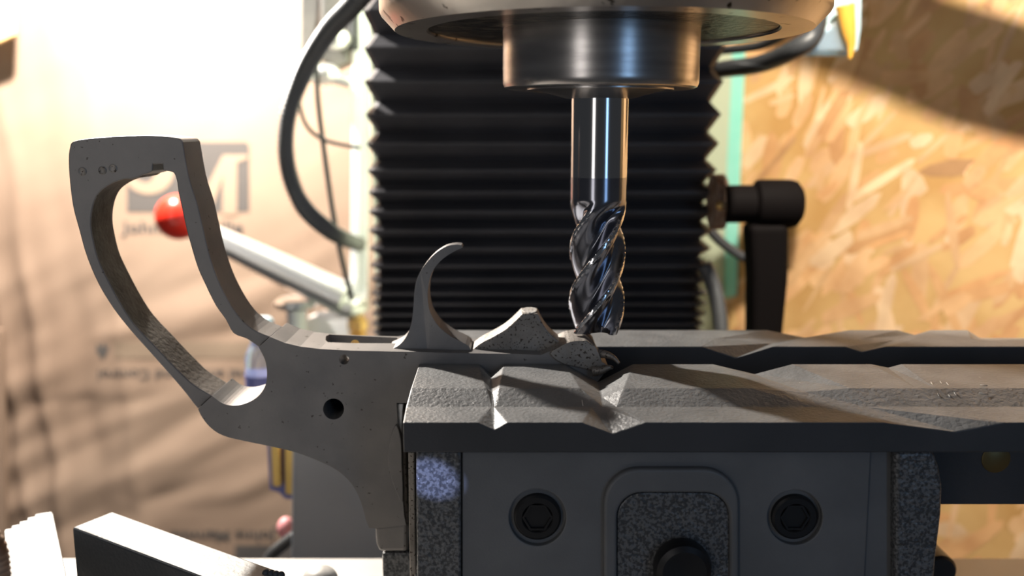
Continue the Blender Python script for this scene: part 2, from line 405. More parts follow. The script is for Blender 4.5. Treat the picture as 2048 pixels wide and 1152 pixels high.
BY = 127.0
yr = [-62, 20, 95, 164, 230, 288, 342, 385, 424, 462, 498, 532, 560, 588, 609, 630, 650, 668, 686, 704]
bel = thing('bellows_way_cover', P(1090, 690, BY + 20), 'black pleated rubber bellows way cover behind the end mill', 'bellows')
dep = 7.0
for i in range(len(yr) - 1):
    ya_, yb_ = yr[i], yr[i + 1]
    f = max(0, min(1, (ya_ - 20) / 650.0))
    zl0, zl1 = P(728, ya_, BY).z, P(728, yb_, BY).z
    zv = zl0 + (zl1 - zl0) * 0.58
    h = zl0 - zl1; dd = dep if h > 7 else dep * (0.45 + 0.55 * h / 7)
    xl, xr = P(724 + 20 * f, ya_, BY).x, P(1458 - 48 * f, ya_, BY).x
    ins = 2.6; c = 2.0
    def ring(x_l, x_r, yf, z, zz=0):
        return [(x_l, BY + 60, z), (x_l, yf + c, z), (x_l + c, yf, z), (x_r - c, yf, z), (x_r, yf + c, z), (x_r, BY + 60, z)]
    rim = 0.35
    levels = [ring(xl, xr, BY, zl0 - 0.02), ring(xl, xr, BY, zl0 - rim), ring(xl + ins * .9, xr - ins * .9, BY + dd * .9, zv + h * .06), ring(xl + ins, xr - ins, BY + dd, zv),
              ring(xl + ins * .9, xr - ins * .9, BY + dd * .9, zv - h * .05), ring(xl, xr, BY, zl1 + rim), ring(xl, xr, BY, zl1)]
    vs = [p for l in levels for p in l]; fs = []
    for a in range(len(levels) - 1):
        for k in range(5): fs.append((a * 6 + k, a * 6 + k + 1, a * 6 + k + 7, a * 6 + k + 6))
    # gentle sag of the cloth between the corners
    link('fold', mesh(vs, fs), M['bellows'], bel)
col_t = thing('machine_column', P(1090, 1000, 200), 'pale painted machine column standing behind the black bellows', 'machine column')
box('column_body', (P(744, 400, 190).x, 190, -120), (P(1395, 400, 190).x, 275, 420), M['green'], col_t, 2)

# ================================================================ SPINDLE
AX = P(1201, 110, 0).x
z_ring = 72.2
sp = thing('spindle_nose', (AX, 0, z_ring), 'bright turned spindle nose with wide ring and collet nut above the end mill', 'spindle')
lathe('flange_ring', [(37.5, z_ring + 14), (37.5, z_ring + 0.3), (37.9, z_ring), (44.6, z_ring), (47.4, z_ring + 3.0), (47.8, z_ring + 3.8), (47.8, z_ring + 20), (37.5, z_ring + 20)], (AX, 0, 0), M['ring'], sp, 160)
rec = [(37.4, z_ring + 0.6)]
for k in range(5):
    r = 37.0 - k * 1.6; rec += [(r, z_ring + 1.2 + k * 0.9), (r - 1.0, z_ring + 1.2 + k * 0.9), (r - 1.1, z_ring + 2.0 + k * 0.9)]
rec += [(28, z_ring + 9), (18, z_ring + 9), (18, z_ring + 13), (37.4, z_ring + 13)]
lathe('greasy_recess', rec, (AX, 0, 0), M['grease'], sp, 128)
zn = P(1201, 171, -19).z
lathe('collet_nut', [(16.2, zn + 0.8), (16.6, zn + 0.1), (20.3, zn), (21.0, zn + 0.35), (21.35, zn + 1.1), (21.4, zn + 2), (21.4, z_ring + 12), (16, z_ring + 12)], (AX, 0, 0), M['nut'], sp, 128)
CXm = P(1193, 300, 0).x
lathe('collet_face', [(6.5, zn - 1.9), (7.2, zn - 2.0), (14.8, zn + 0.05), (15.6, zn - 0.35), (16.1, zn - 0.2), (16.2, zn + 3), (6.5, zn + 3)], (AX, 0, 0), M['nut'], sp, 96)
head = [(-34, -60), (92, -60), (92, 110), (-34, 110)]
box('head_housing', (-30, -55, 96), (84, 118, 190), M['cover'], sp, 3)
def toward(px, py, f):
    a, b = Vector(LAMP_B), osb_px(px, py, 0); q = a.lerp(b, (60 - a.y) / (b.y - a.y)); return (q.x, 60, q.z)
blocker_outline = [toward(1535, 118, .40), toward(1700, 175, .40), toward(1900, 255, .40), toward(2060, 292, .40), toward(2300, 330, .40), toward(2300, 150, .40), toward(2060, 50, .40), toward(1900, 0, .40), toward(1700, -110, .40), toward(1500, -110, .40)]
link('shade_blocker', prism_mesh(blocker_outline, 2.0, axis=(0, 1, 0)), M['cover'], sp, False, 0.3)  # unseen plate added only to cast the shadow band on the OSB

# ================================================================ END MILL
R = 6.35
z_top = zn + 1.0; z_ct = P(1190, 357, -R).z; z_fl = P(1190, 400, -R).z; z_b = P(1185, 664, -2).z
mill = thing('end_mill', (AX, 0, z_b), 'four-flute carbide end mill with bright shank and blue-grey fluted tip', 'end mill')
lathe('shank', [(R, z_ct), (R, z_top)], (AX, 0, 0), M['shank'], mill, 96)
def flute_mesh():
    seg, nz = 160, 150; vs, fs = [], []
    H = z_ct - z_b
    for j in range(nz + 1):
        z = z_b + H * j / nz
        run = max(0.0, min(1.0, (z_fl - z) / 5.5)); run = run * run * (3 - 2 * run)
        for k in range(seg):
            a = 2 * math.pi * k / seg
            ph = ((a - 2 * math.pi * (z - z_b) / 47.0 + 1.05) / (math.pi / 2)) % 1.0
            if ph < 0.13: d = 0.0
            elif ph < 0.20: d = 0.05 * (ph - 0.13) / 0.07 + 0.02
            elif ph < 0.78:
                t = (ph - 0.20) / 0.58; d = 0.07 + 0.36 * (math.sin(t * math.pi * 0.5) ** 1.3)
            else:
                t = (ph - 0.78) / 0.22; d = 0.43 * (1 - t ** 2.0)
            r = R * (1 - d * run)
            vs.append((AX + r * math.cos(a), r * math.sin(a), z))
    for j in range(nz):
        for k in range(seg):
            l = (k + 1) % seg; fs.append((j * seg + k, j * seg + l, (j + 1) * seg + l, (j + 1) * seg + k))
    # dished end with four gashes
    c = len(vs); vs.append((AX, 0, z_b + 1.0))
    for k in range(seg): fs.append((k, c, (k + 1) % seg))
    for k in range(seg):
        a = 2 * math.pi * k / seg; ph = ((a + 1.05) / (math.pi / 2)) % 1.0
        x, y, z = vs[k]; vs[k] = (x, y, z + (1.5 if 0.45 < ph < 0.95 else 0.0))
    me = mesh(vs, fs); me.materials.append(M['coat']); me.materials.append(M['edge'])
    for p in me.polygons[:nz * seg]:
        j, k = divmod(p.index, seg); z = z_b + H * (j + .5) / nz
        a = 2 * math.pi * (k + .5) / seg; ph = ((a - 2 * math.pi * (z - z_b) / 47.0 + 1.05) / (math.pi / 2)) % 1.0
        if ph < 0.12 and z < z_fl - 2.5: p.material_index = 1
    for p in me.polygons: p.use_smooth = True
    return me
o = bpy.data.objects.new('fluted_tip', flute_mesh()); COL.objects.link(o); o.parent = mill; o.matrix_parent_inverse = Matrix.Translation(-mill.location)
em = o.modifiers.new('split', 'EDGE_SPLIT'); em.split_angle = math.radians(30)

# ================================================================ JAW PADS
def pad_front():
    yi = -7.7
    # rows: (depth plane, base pixel row, left px, right px, [(left,apex,right,dip px)] for four grooves)
    rows = [
        (-7.7, 728, 838, 2260, [(958, 981, 1008, 20), (1130, 1196, 1266, 36), (1425, 1509, 1583, 20), (1742, 1776, 1802, 7)]),
        (-28.0, 776, 822, 2310, [(972, 984, 998, 9), (1160, 1204, 1248, 20), (1500, 1610, 1700, 8), (1800, 1834, 1870, 0)]),
        (-34.0, 814, 812, 2360, [(980, 986, 992, 0), (1180, 1208, 1236, 0), (1640, 1731, 1800, 0), (1880, 1900, 1920, 0)]),
        (-43.4, 845, 806, 2400, [(955, 988, 1014, 15), (1162, 1225, 1291, 23), (1770, 1914, 2010, 19), (2080, 2130, 2180, 0)]),
    ]
    vs, fs, idx = [], [], []
    for Y, py, l, r, gs in rows:
        row = [(l, 0)]
        for a, b, c, d in gs: row += [(a, 0), (b, d), (c, 0)]
        row.append((r, 0)); ids = []
        for px, d in row:
            q = P(px, py, Y); q2 = P(px, py + d, Y)
            ids.append(len(vs)); vs.append((q.x, Y, q2.z))
        idx.append(ids)
    n = len(idx[0])
    for a in range(3):
        for k in range(n - 1): fs.append((idx[a][k], idx[a][k + 1], idx[a + 1][k + 1], idx[a + 1][k]))
    zb = P(1000, 905, -43.4).z; zl = -32.0
    def below(ids, z, Y=None):
        out = []
        for i in ids: x, y, _ = vs[i]; out.append(len(vs)); vs.append((x, Y if Y is not None else y, z))
        return out
    f1 = below(idx[3], zb); f2 = below(idx[3], zb, -10.9); f3 = below(idx[3], zl, -10.9)
    for i, j, k in zip(f2, f3, idx[0]): pass
    x_in = [vs[i][0] for i in idx[0]]
    for L_ in (f2, f3):
        for i, x in zip(L_, x_in): vs[i] = (x, vs[i][1], vs[i][2])
    f4 = below(idx[0], zl)
    for A, B in ((idx[3], f1), (f1, f2), (f2, f3), (f3, f4), (f4, idx[0])):
        for k in range(n - 1): fs.append((A[k], A[k + 1], B[k + 1], B[k]))
    loopL = [idx[0][0], idx[1][0], idx[2][0], idx[3][0], f1[0], f2[0], f3[0], f4[0]]
    loopR = [idx[0][-1], idx[1][-1], idx[2][-1], idx[3][-1], f1[-1], f2[-1], f3[-1], f4[-1]]
    fs += [tuple(loopL), tuple(loopR)]
    me = mesh(vs, fs)
    return me
padf = thing('jaw_pad', P(1400, 905, -30), 'grey V-grooved vise jaw pad on the camera side of the revolver frame', 'jaw pad')
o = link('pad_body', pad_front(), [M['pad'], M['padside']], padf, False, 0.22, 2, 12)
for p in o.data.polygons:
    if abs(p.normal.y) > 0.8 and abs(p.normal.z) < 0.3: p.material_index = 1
q = P(1992, 918, -11)
lathe('magnet', [(3.0, -0.1), (3.2, 0), (3.2, 0.25), (2.9, 0.4)], (q.x, -10.8, q.z), M['magnet'], padf, 40, 'Y')

def pad_rear():
    rows = [
        (7.7, 693, 760, 2320, [(1404, 1472, 1545, 23), (1690, 1724, 1770, 11)]),
        (16.5, 677, 775, 2300, [(1432, 1546, 1600, 10), (1722, 1790, 1830, 4)]),
        (27.5, 660, 860, 2240, [(1535, 1620, 1700, 17), (1795, 1832, 1862, 10)]),
    ]
    vs, fs, idx = [], [], []
    for ri, (Y, py, l, r, gs) in enumerate(rows):
        row = [(l, 0)]
        for a, b, c, d in gs: row += [(a, 0), (b, d), (c, 0)]
        if ri == 2: row += [(1935, 0), (1960, 16)]
        elif ri == 1: row += [(1940, 0), (1975, 3)]
        else: row += [(2100, 0), (2150, 0)]
        row.append((r, 16 if ri == 2 else 0)); ids = []
        for px, d in row:
            q = P(px, py, Y); q2 = P(px, py + d, Y); ids.append(len(vs)); vs.append((q.x, Y, q2.z))
        idx.append(ids)
    n = len(idx[0])
    for a in range(2):
        for k in range(n - 1): fs.append((idx[a][k], idx[a][k + 1], idx[a + 1][k + 1], idx[a + 1][k]))
    def below(ids, z, Y, xs):
        out = []
        for i, x in zip(ids, xs): out.append(len(vs)); vs.append((x, Y, z))
        return out
    x2 = [vs[i][0] for i in idx[2]]; x0_ = [vs[i][0] for i in idx[0]]
    a1 = below(idx[2], -3.5, 30.0, x2); a2 = below(idx[2], -9.5, 30.0, x2); a3 = below(idx[2], -9.5, 10.9, x0_); a4 = below(idx[2], -32, 10.9, x0_); a5 = below(idx[2], -32, 7.7, x0_)
    for A, B in ((idx[2], a1), (a1, a2), (a2, a3), (a3, a4), (a4, a5), (a5, idx[0])):
        for k in range(n - 1): fs.append((A[k], A[k + 1], B[k + 1], B[k]))
    for e in (0, -1): fs.append(tuple(L_[e] for L_ in (idx[0], idx[1], idx[2], a1, a2, a3, a4, a5)))
    return mesh(vs, fs)
padr = thing('jaw_pad', P(1400, 660, 20), 'grey V-grooved vise jaw pad behind the revolver frame, farther from the camera', 'jaw pad')
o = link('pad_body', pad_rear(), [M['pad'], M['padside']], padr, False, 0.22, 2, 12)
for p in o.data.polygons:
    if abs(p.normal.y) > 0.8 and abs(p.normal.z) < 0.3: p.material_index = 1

# ================================================================ VISE
VY = -40.8
vise = thing('milling_vise', (35, 0, TZ), 'dark hammertone-painted milling vise gripping the revolver frame', 'vise')
ztop = P(1000, 905, -43.4).z - 0.05
def X(px, Y=VY, py=1000): return P(px, py, Y).x
# near jaw casting: recessed centre between two speckled columns
box('jaw_core', (X(836), VY + 2.2, TZ + 8), (X(1868), -11.1, ztop), M['plate'], vise, 0.4)
prism('jaw_column', [(832, 903), (922, 903), (922, 1180), (834, 1180)], VY, 3.0, M['hammer'], vise, bevel=0.5, seg=3)
prism('jaw_column', [(1790, 903), (1868, 903), (1880, 935), (1886, 975), (1884, 1030), (1874, 1110), (1868, 1180), (1790, 1180)], VY, 8.0, M['hammer'], vise, bevel=0.9, seg=4)
pl = smooth_line([(924, 906), (1738, 906)], 1)
scr = [(1075, 1035, 57), (1590, 1035, 55)]
def circ(cx_, cy_, r_, n=40): return [(cx_ + r_ * math.cos(2 * math.pi * k / n), cy_ + r_ * math.sin(2 * math.pi * k / n)) for k in range(n)]
prism('centre_plate', [(924, 904), (1742, 904), (1728, 1180), (924, 1180)], VY + 0.9, 2.0, M['plate'], vise, holes=[circ(a, b, r) for a, b, r in scr], bevel=0.25)
# arched boss
def arch(x0_, x1_, yt, r, yb_):
    pts = [(x0_, yb_)]
    for k in range(9): a = math.pi + k * math.pi / 16; pts.append((x0_ + r + r * math.cos(a), yt + r + r * math.sin(a)))
    for k in range(9): a = 1.5 * math.pi + k * math.pi / 16; pts.append((x1_ - r + r * math.cos(a), yt + r + r * math.sin(a)))
    pts.append((x1_, yb_)); return pts
prism('boss', arch(1208, 1478, 938, 70, 1180), VY - 0.6, 3.0, M['plate'], vise, holes=[arch(1234, 1500 - 40, 986, 50, 1170)], bevel=0.6, seg=3)
prism('boss_face', arch(1234, 1460, 986, 50, 1180), VY + 0.4, 2.0, M['hammer'], vise, bevel=0.3)
q = P(1362, 1128, VY)
kn = lathe('leadscrew_collar', [(0.2, -1), (4.2, -1), (5.4, 0), (5.6, 1.5), (5.2, 3.2), (4.2, 3.8), (0.2, 3.4)], (q.x, VY, q.z), M['black_screw'], vise, 48, 'Y')
for a, b, r in scr:
    q = P(a, b, VY + 1.2); rr = r / F_PX * 175.0
    s = thing('t', (q.x, VY, q.z), '', '')
    s.name = 'socket_screw'; del s['label']; del s['category']; s.parent = vise; s.matrix_parent_inverse = Matrix.Translation(-vise.location)
    lathe('screw_head', [(rr * .52, -2.5), (rr * .52, 0.1), (rr * .56, 0.35), (rr * .76, 0.35), (rr * .84, 0.0), (rr * .86, -2.5)], (q.x, VY + 1.2, q.z), M['black_screw'], s, 48, 'Y')
    hexa = [(q.x + rr * .53 * math.cos(math.radians(60 * k + 15)), VY + 2.6, q.z + rr * .53 * math.sin(math.radians(60 * k + 15))) for k in range(6)]
    hx = lathe('hex_socket', [(rr * .55, -0.3), (rr * .55, 0.2), (rr * .46, 0.2), (rr * .44, -2.2), (0.3, -2.8)], (q.x, VY + 1.2, q.z), M['black_screw'], s, 6, 'Y', smooth=False)
# fixed jaw and bed behind, base flange
box('fixed_jaw', (X(828, 11), 11.05, TZ + 8), (X(1868), 40, -9.6), M['hammer'], vise, 0.8)
box('vise_bed', (X(834, -20), -28, TZ + 8), (X(1850), 34, -40), M['hammer'], vise, 0.6)
box('base_flange', (P(764, 1130, -5).x, -5, TZ + 0.02), (X(1866), 36, P(763, 1105, -5).z), M['hammer'], vise, 0.8)
prism('side_edge', [(816, 905), (829, 905), (833, 1180), (820, 1180)], -20, 8, M['frame_rust'], vise, bevel=0.3)
q = P(1880, 1142, 10)
lathe('swivel_bolt', [(4.2, -12), (4.2, 0), (3.6, 0.8), (0.3, 0.8)], (q.x, 10, q.z), M['black_screw'], vise, 32, 'Y')

# ================================================================ REVOLVER FRAME
gun = thing('revolver_frame', P(640, 860, 0), 'worn grey steel revolver frame with open grip strap clamped upside down in the vise', 'gun frame')
NY = -7.5; TB = 15.0
hole_curve = smooth_line([(517, 694), (530, 720), (534, 746), (531, 770), (518, 791), (496, 805), (470, 811), (446, 807), (424, 792)], 4)
bottom = smooth_line([(396, 818), (405, 836), (422, 856), (446, 871), (484, 881), (542, 893), (589, 904), (637, 922), (676, 942), (704, 969), (721, 1002), (732, 1040), (738, 1056)], 3)
right_edge = [(750, 1057), (812, 1050), (808, 1030), (805, 985), (800, 935), (797, 868), (793, 806), (860, 806), (1000, 790), (1190, 770), (1217, 736), (1203, 722), (1196, 702), (1180, 690), (1160, 690), (1120, 694),
              (1082, 710), (1037, 708), (967, 707), (900, 706), (842, 704), (780, 703), (700, 701), (640, 698), (600, 693), (570, 686), (541, 674)]
body_px = hole_curve + bottom + right_edge
fb = prism('frame_body', body_px, NY, TB, M['frame'], gun, holes=[circ(688, 719, 10, 20), circ(667, 818, 21, 32)], bevel=0.7, seg=3)
# trigger slot in the top web: dark pocket
q0, q1 = PZ(652, 676, P(700, 701, NY).z), PZ(792, 684, P(700, 701, NY).z)
zs = P(700, 701, NY).z
# grip strap
outer = smooth_line([(366, 284), (379, 355), (395, 407), (408, 462), (421, 515), (442, 572), (474, 628), (505, 658), (541, 674)], 4)
inner_r = smooth_line([(517, 694), (494, 678), (467, 667), (451, 639), (431, 611), (411, 571), (395, 535), (383, 496), (373, 460), (365, 424), (357, 388), (353, 360), (347, 346), (340, 343)], 3)
inner_l = [(326, 341), (325, 328), (306, 328), (305, 342), (296, 347), (284, 350), (276, 355), (262, 358)] + smooth_line([(248, 358), (220, 369), (198, 386), (186, 412), (182, 448), (188, 486), (198, 522), (216, 560), (240, 605), (268, 648), (312, 695), (350, 735), (385, 768), (424, 792)], 4)
outer_l = smooth_line([(396, 818), (386, 806), (370, 785), (340, 750), (300, 705), (260, 660), (225, 615), (195, 565), (172, 510), (158, 460), (145, 410), (138, 350), (137, 310), (141, 287)], 4)
top = smooth_line([(146, 283), (170, 278), (230, 273), (300, 271), (350, 275), (362, 279)], 3)
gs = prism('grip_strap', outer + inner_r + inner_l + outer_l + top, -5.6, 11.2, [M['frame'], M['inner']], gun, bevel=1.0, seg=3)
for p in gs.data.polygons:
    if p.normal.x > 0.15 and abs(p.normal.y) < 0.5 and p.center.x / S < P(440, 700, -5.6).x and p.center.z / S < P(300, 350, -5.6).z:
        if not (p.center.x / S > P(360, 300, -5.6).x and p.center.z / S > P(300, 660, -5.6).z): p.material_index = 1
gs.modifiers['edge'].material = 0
# dark trigger slot on top face
def ztop_at(px):
    return P(px, 698 + (px - 640) * 5.0 / 140, NY).z
sl = []
for a, b in [(651, 680), (652, 673), (660, 669), (720, 671), (795, 675), (795, 686), (720, 685), (656, 684)]: sl.append(PZ(a, b, ztop_at(a) + 0.10))
cut = link('cutter', prism_mesh([Vector(p) + Vector((0, 0, 3)) for p in sl], -9.0, axis=(0, 0, 1)), M['black'])
def carve(o, c):
    """cut the slot for good, then drop the tool"""
    keep = [(m.name, m.type) for m in o.modifiers]; o.modifiers.clear()
    b = o.modifiers.new('slot', 'BOOLEAN'); b.operation = 'DIFFERENCE'; b.object = c; b.solver = 'EXACT'
    bpy.context.view_layer.update()
    o.data = bpy.data.meshes.new_from_object(o.evaluated_get(bpy.context.evaluated_depsgraph_get()))
    o.modifiers.clear(); bpy.data.objects.remove(c)
    m = o.modifiers.new('edge', 'BEVEL'); m.width = 0.5 * S; m.segments = 3; m.limit_method = 'ANGLE'; m.angle_limit = math.radians(35)
carve(fb, cut)
q = P(667, 818, 0); lathe('dark_hole_disc', [(3.2, -2), (3.2, 1.5), (2.2, 1.8), (1.6, 0.6), (0.2, 0.6)], (q.x + 0.4, 2, q.z), M['black_screw'], gun, 32, 'Y')  # black disc added inside so the hole looks dark
# guard remains
hook = smooth_line([(780, 692), (800, 683), (815, 668), (826, 642), (830, 610), (832, 575), (838, 550), (850, 529), (870, 506), (893, 491), (912, 487), (924, 488)], 4) + \
       smooth_line([(926, 493), (907, 502), (886, 516), (869, 536), (860, 562), (858, 592), (864, 620), (880, 645), (905, 665), (940, 684), (944, 704)], 4) + [(860, 712), (785, 704)]
def taper_hook():
    bm = bmesh.new(); pts = [P(a, b, 0) for a, b in hook]
    zt, z0 = P(900, 490, 0).z, P(900, 690, 0).z
    F, B = [], []
    for q in pts:
        t = max(0, min(1, (q.z - z0) / (zt - z0))); h = 4.6 - 2.6 * t
        F.append(bm.verts.new(Vector((q.x, -h, q.z)) * S)); B.append(bm.verts.new(Vector((q.x, h, q.z)) * S))
    bm.faces.new(F); bm.faces.new(B[::-1]); n = len(F)
    for i in range(n): bm.faces.new((F[i], B[i], B[(i + 1) % n], F[(i + 1) % n]))
    bmesh.ops.triangulate(bm, faces=[f for f in bm.faces if len(f.verts) > 4])
    bmesh.ops.recalc_face_normals(bm, faces=bm.faces)
    me = bpy.data.meshes.new('m'); bm.to_mesh(me); bm.free(); return me
link('guard_hook', taper_hook(), M['frame'], gun, False, 0.8, 3)
stub = smooth_line([(944, 700), (962, 686), (985, 674), (1012, 658), (1032, 640), (1044, 628)], 4) + smooth_line([(1076, 628), (1084, 645), (1098, 665), (1118, 682), (1140, 693)], 4) + [(1140, 712), (944, 712)]
prism('guard_stub', stub, -3.6, 7.6, M['frame_rust'], gun, bevel=0.6, seg=3, ref=-3.6)
fr = [P(a, b, -3.3) for a, b in [(1046, 628), (1058, 624), (1075, 627), (1072, 632), (1060, 640), (1050, 636)]]
qa = P(1045, 628, -3.6); qb = P(1076, 628, -3.6)
vs = []
for k in range(14):
    g = 2 * math.pi * k / 14
    vs.append(((qa.x + qb.x) / 2 + (qb.x - qa.x) / 2 * 1.0 * math.cos(g) * random.uniform(.9, 1.05), 0.2 + 3.4 * math.sin(g) * random.uniform(.9, 1.05), qa.z - 0.1))
link('broken_face', prism_mesh(vs, 0.35 * 1.0, axis=(0, 0, 1)), M['break'], gun, False, 0.1)
# bulged broken front end of the frame
bul_raw = smooth_line([(1100, 708), (1118, 694), (1140, 684), (1165, 682), (1184, 688), (1198, 704), (1204, 722), (1218, 735), (1205, 742), (1188, 744), (1160, 736), (1125, 728)], 3, True)
bul = [(a + random.uniform(-2.2, 2.2) * (a > 1165), b + random.uniform(-2.2, 2.2) * (a > 1165)) for a, b in bul_raw]
prism('broken_front', bul, -8.3, 12.0, M['frame_rust'], gun, bevel=0.9, seg=3)
lp = P(1176, 690, -2)
tube('torn_lip', [P(1196, 708, -6), P(1212, 709, -7.2), P(1228, 716, -8), P(1238, 727, -8.6)], lambda t: 1.1 - 0.8 * t, M['frame_rust'], gun)
tube('torn_lip', [P(1186, 742, -8.5), P(1203, 741, -9), P(1218, 735, -9.2), P(1226, 736, -9.2)], lambda t: 1.2 - 0.9 * t, M['frame_rust'], gun)
# front edge details: recoil bulge, recess edge, barrel lug
blg = smooth_line([(792, 850), (802, 880), (804, 930), (806, 980), (804, 1006), (793, 985), (782, 955), (776, 920), (780, 880)], 4, True)
prism('recoil_shield', blg, NY - 1.1, 3, M['frame'], gun, bevel=1.0, seg=4)
prism('lit_recess_edge', [(794, 808), (806, 808), (804, 840), (801, 900), (797, 868)], NY + 1.0, 8, M['alu'], gun, bevel=0.2)  # pale material stands in for the light on this edge
prism('frame_front_wall', [(806, 806), (812, 900), (816, 1046), (806, 1046), (800, 900)], NY + 1.6, 11, M['frame_rust'], gun, bevel=0.3)
prism('barrel_lug', [(749, 1052), (816, 1046), (815, 1104), (758, 1104), (752, 1090)], NY + 0.9, 12, M['frame'], gun, bevel=0.9, seg=3)
# stamped dots in the butt
for a, b in ((165, 343), (205, 341), (226, 337)):
    q = P(a, b, -5.6)
    lathe('stamp_mark', [(0.9, -0.1), (0.9, 0.1), (0.75, 0.18), (0.6, 0.1)], (q.x, -5.6, q.z), M['frame_rust'], gun, 24, 'Y')

# ================================================================ CLAMPS ON THE TABLE
sb = thing('step_block', P(80, 1170, -55), 'pale steel step block with serrated top at the left edge of the table', 'step block')
prof = [(14, 1230), (8, 1062), (10, 1058)]
tx = [(22, 1056), (23, 1051), (38, 1048), (39, 1043), (54, 1040), (55, 1035), (69, 1032), (70, 1028), (86, 1025), (103, 1023), (106, 1027), (150, 1230)]
link('block_body', prism_mesh([PZ(a, b, -40) for a, b in prof + tx], -34.9, axis=(0, 0, 1)), M['clamp'], sb, False, 0.15)
sc_t = thing('strap_clamp', P(300, 1170, -20), 'flat steel strap clamp with dark side lying beside the step block', 'clamp')
TA = [PZ(143, 1054, -38), PZ(225, 1022, -38), PZ(562, 1142, -38), PZ(566, 1215, -38)]
dn = Vector((0, 0, -14))
vs = [tuple(p) for p in TA] + [tuple(p + dn) for p in TA]
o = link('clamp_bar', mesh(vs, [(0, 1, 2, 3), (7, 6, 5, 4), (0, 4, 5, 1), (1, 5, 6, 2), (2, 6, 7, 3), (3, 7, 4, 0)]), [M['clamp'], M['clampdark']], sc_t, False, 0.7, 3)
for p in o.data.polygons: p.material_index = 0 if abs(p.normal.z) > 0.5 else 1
for k in range(4):
    q = PZ(532 + k * 10, 1146 + k * 1.5, -38)
    ball('worn_burr', (q.x, q.y, -38), 0.8, M['clampdark'], sc_t)
nutp = P(640, 1160, 5)
tag(ball('clamp_nut', (nutp.x, 5, nutp.z), 4.4, M['table'], None, (1, 1, 0.8)), 'rounded pale nut end on the table edge, right of the strap clamp', 'nut')
tag(tube('threaded_stud', [P(-30, 1068, -58), P(-16, 1090, -58), P(-8, 1120, -58), P(2, 1230, -58)], 2.2, M['rusty'], None, rib=(1.0, 0.25)), 'rusty threaded stud at the far left beside the step block', 'stud')

# ================================================================ LEFT BACKGROUND
lv = thing('machine_lever', P(700, 610, 150), 'chrome lever with a red ball knob seen through the grip opening', 'lever')
a, b = P(372, 448, 237), P(690, 598, 243)
tube('lever_arm', [a, a.lerp(b, .3), a.lerp(b, .6), b], lambda t: 5.2 + 3.6 * t, M['chrome'], lv, 24)
c = P(357, 434, 236); ball('ball_knob', c, 11.0, M['red'], lv)
ball('lever_hub', P(700, 612, 246), 9, M['chrome'], lv, (1, 1, 0.7))
rb = P(592, 607, 246)
kb = thing('mushroom_button', P(592, 680, 175), 'mushroom-shaped chrome knob under the lever', 'button')
lathe('knob_head', [(0.3, 3), (9, 2.6), (11, 1.2), (11.3, 0), (9.6, -2), (5, -3)], rb, M['chrome'], kb, 48)
lathe('knob_post', [(5, -40), (5, -2)], rb, M['alu'], kb, 32)
va = thing('lever_bracket', P(660, 660, 180), 'pale metal bracket under the lever, beside the brass fitting', 'bracket')
prism('bracket_plate', [(610, 640), (640, 628), (700, 630), (712, 700), (700, 740), (600, 740)], 255, 10, M['alu'], va, bevel=1.2)
prism('bracket_edge', [(632, 622), (712, 618), (712, 636), (636, 640)], 246, 5, M['chrome'], va, bevel=0.8)
bf = thing('brass_fitting', P(715, 700, 150), 'brass pipe fitting at the foot of the white rail', 'fitting')
q = P(716, 690, 246)
lathe('fitting_body', [(4.6, 0), (4.6, 10), (3.6, 11), (5.0, 12), (5.0, 17), (3.4, 18.5), (3.4, 21)], (q.x, 246, q.z - 4), M['brass'], bf, 6, smooth=False)
rail = thing('linear_rail', P(715, 600, 140), 'bright aluminium double rail standing left of the bellows', 'rail')
prism('rail_strip', [(706, 15), (720, 15), (716, 592), (700, 592)], 250, 4, M['alu'], rail, bevel=0.3)
prism('rail_strip', [(722, 15), (737, 15), (734, 592), (718, 592)], 252, 4, M['alu'], rail, bevel=0.3)
prism('rail_foot', [(694, 590), (734, 590), (736, 622), (690, 622)], 248, 8, M['chrome'], rail, bevel=0.8)
tag(tube('corrugated_conduit', [P(a, b, d) for a, b, d in [(770, -60, 104), (708, 8, 112), (655, 65, 130), (605, 150, 150), (575, 240, 155), (575, 330, 155), (605, 410, 155), (660, 462, 175), (700, 482, 215), (722, 490, 262)]],
         3.6, M['conduit'], None, 18, 10, rib=(2.0, 0.75)), 'thick grey corrugated conduit curving left of the white rail', 'conduit')
tag(tube('thin_cable', [P(a, b, 200) for a, b in [(612, 130), (602, 170), (600, 215), (618, 258), (655, 282), (720, 296)]], 0.9, M['cable']), 'thin dark wire looping behind the conduit to the rail', 'cable')
tag(tube('drop_cable', [P(a, b, 205) for a, b in [(632, 120), (636, 200), (648, 300), (665, 420), (682, 510), (704, 600)]], 1.25, M['cable']), 'dark cable hanging straight down behind the conduit', 'cable')
vb = thing('valve_block', P(660, 165, 190), 'blurred chrome solenoid valve block at top left of the bellows', 'valve')
prism('valve_bracket', [(600, -30), (640, -30), (636, 40), (618, 110), (600, 110)], 256, 10, M['valve'], vb, bevel=1)
prism('valve_body', [(640, -30), (700, -30), (700, 125), (672, 140), (640, 120)], 250, 14, M['valve'], vb, bevel=1.5)
prism('valve_side', [(698, -30), (716, -30), (716, 100), (698, 100)], 246, 12, M['cable'], vb, bevel=1)
ball('valve_cap', P(672, 78, 244), 6.4, M['chrome'], vb, (1.1, 1, 0.8))
ball('valve_port', P(622, 130, 244), 5.4, M['chrome'], vb, (1, 1, 1.5))
ball('valve_port', P(650, 145, 244), 5.4, M['chrome'], vb, (1.3, 1, .8))
tube('valve_pipe', [P(640, 160, 246), P(670, 158, 246), P(705, 168, 246)], 2.6, M['chrome'], vb)
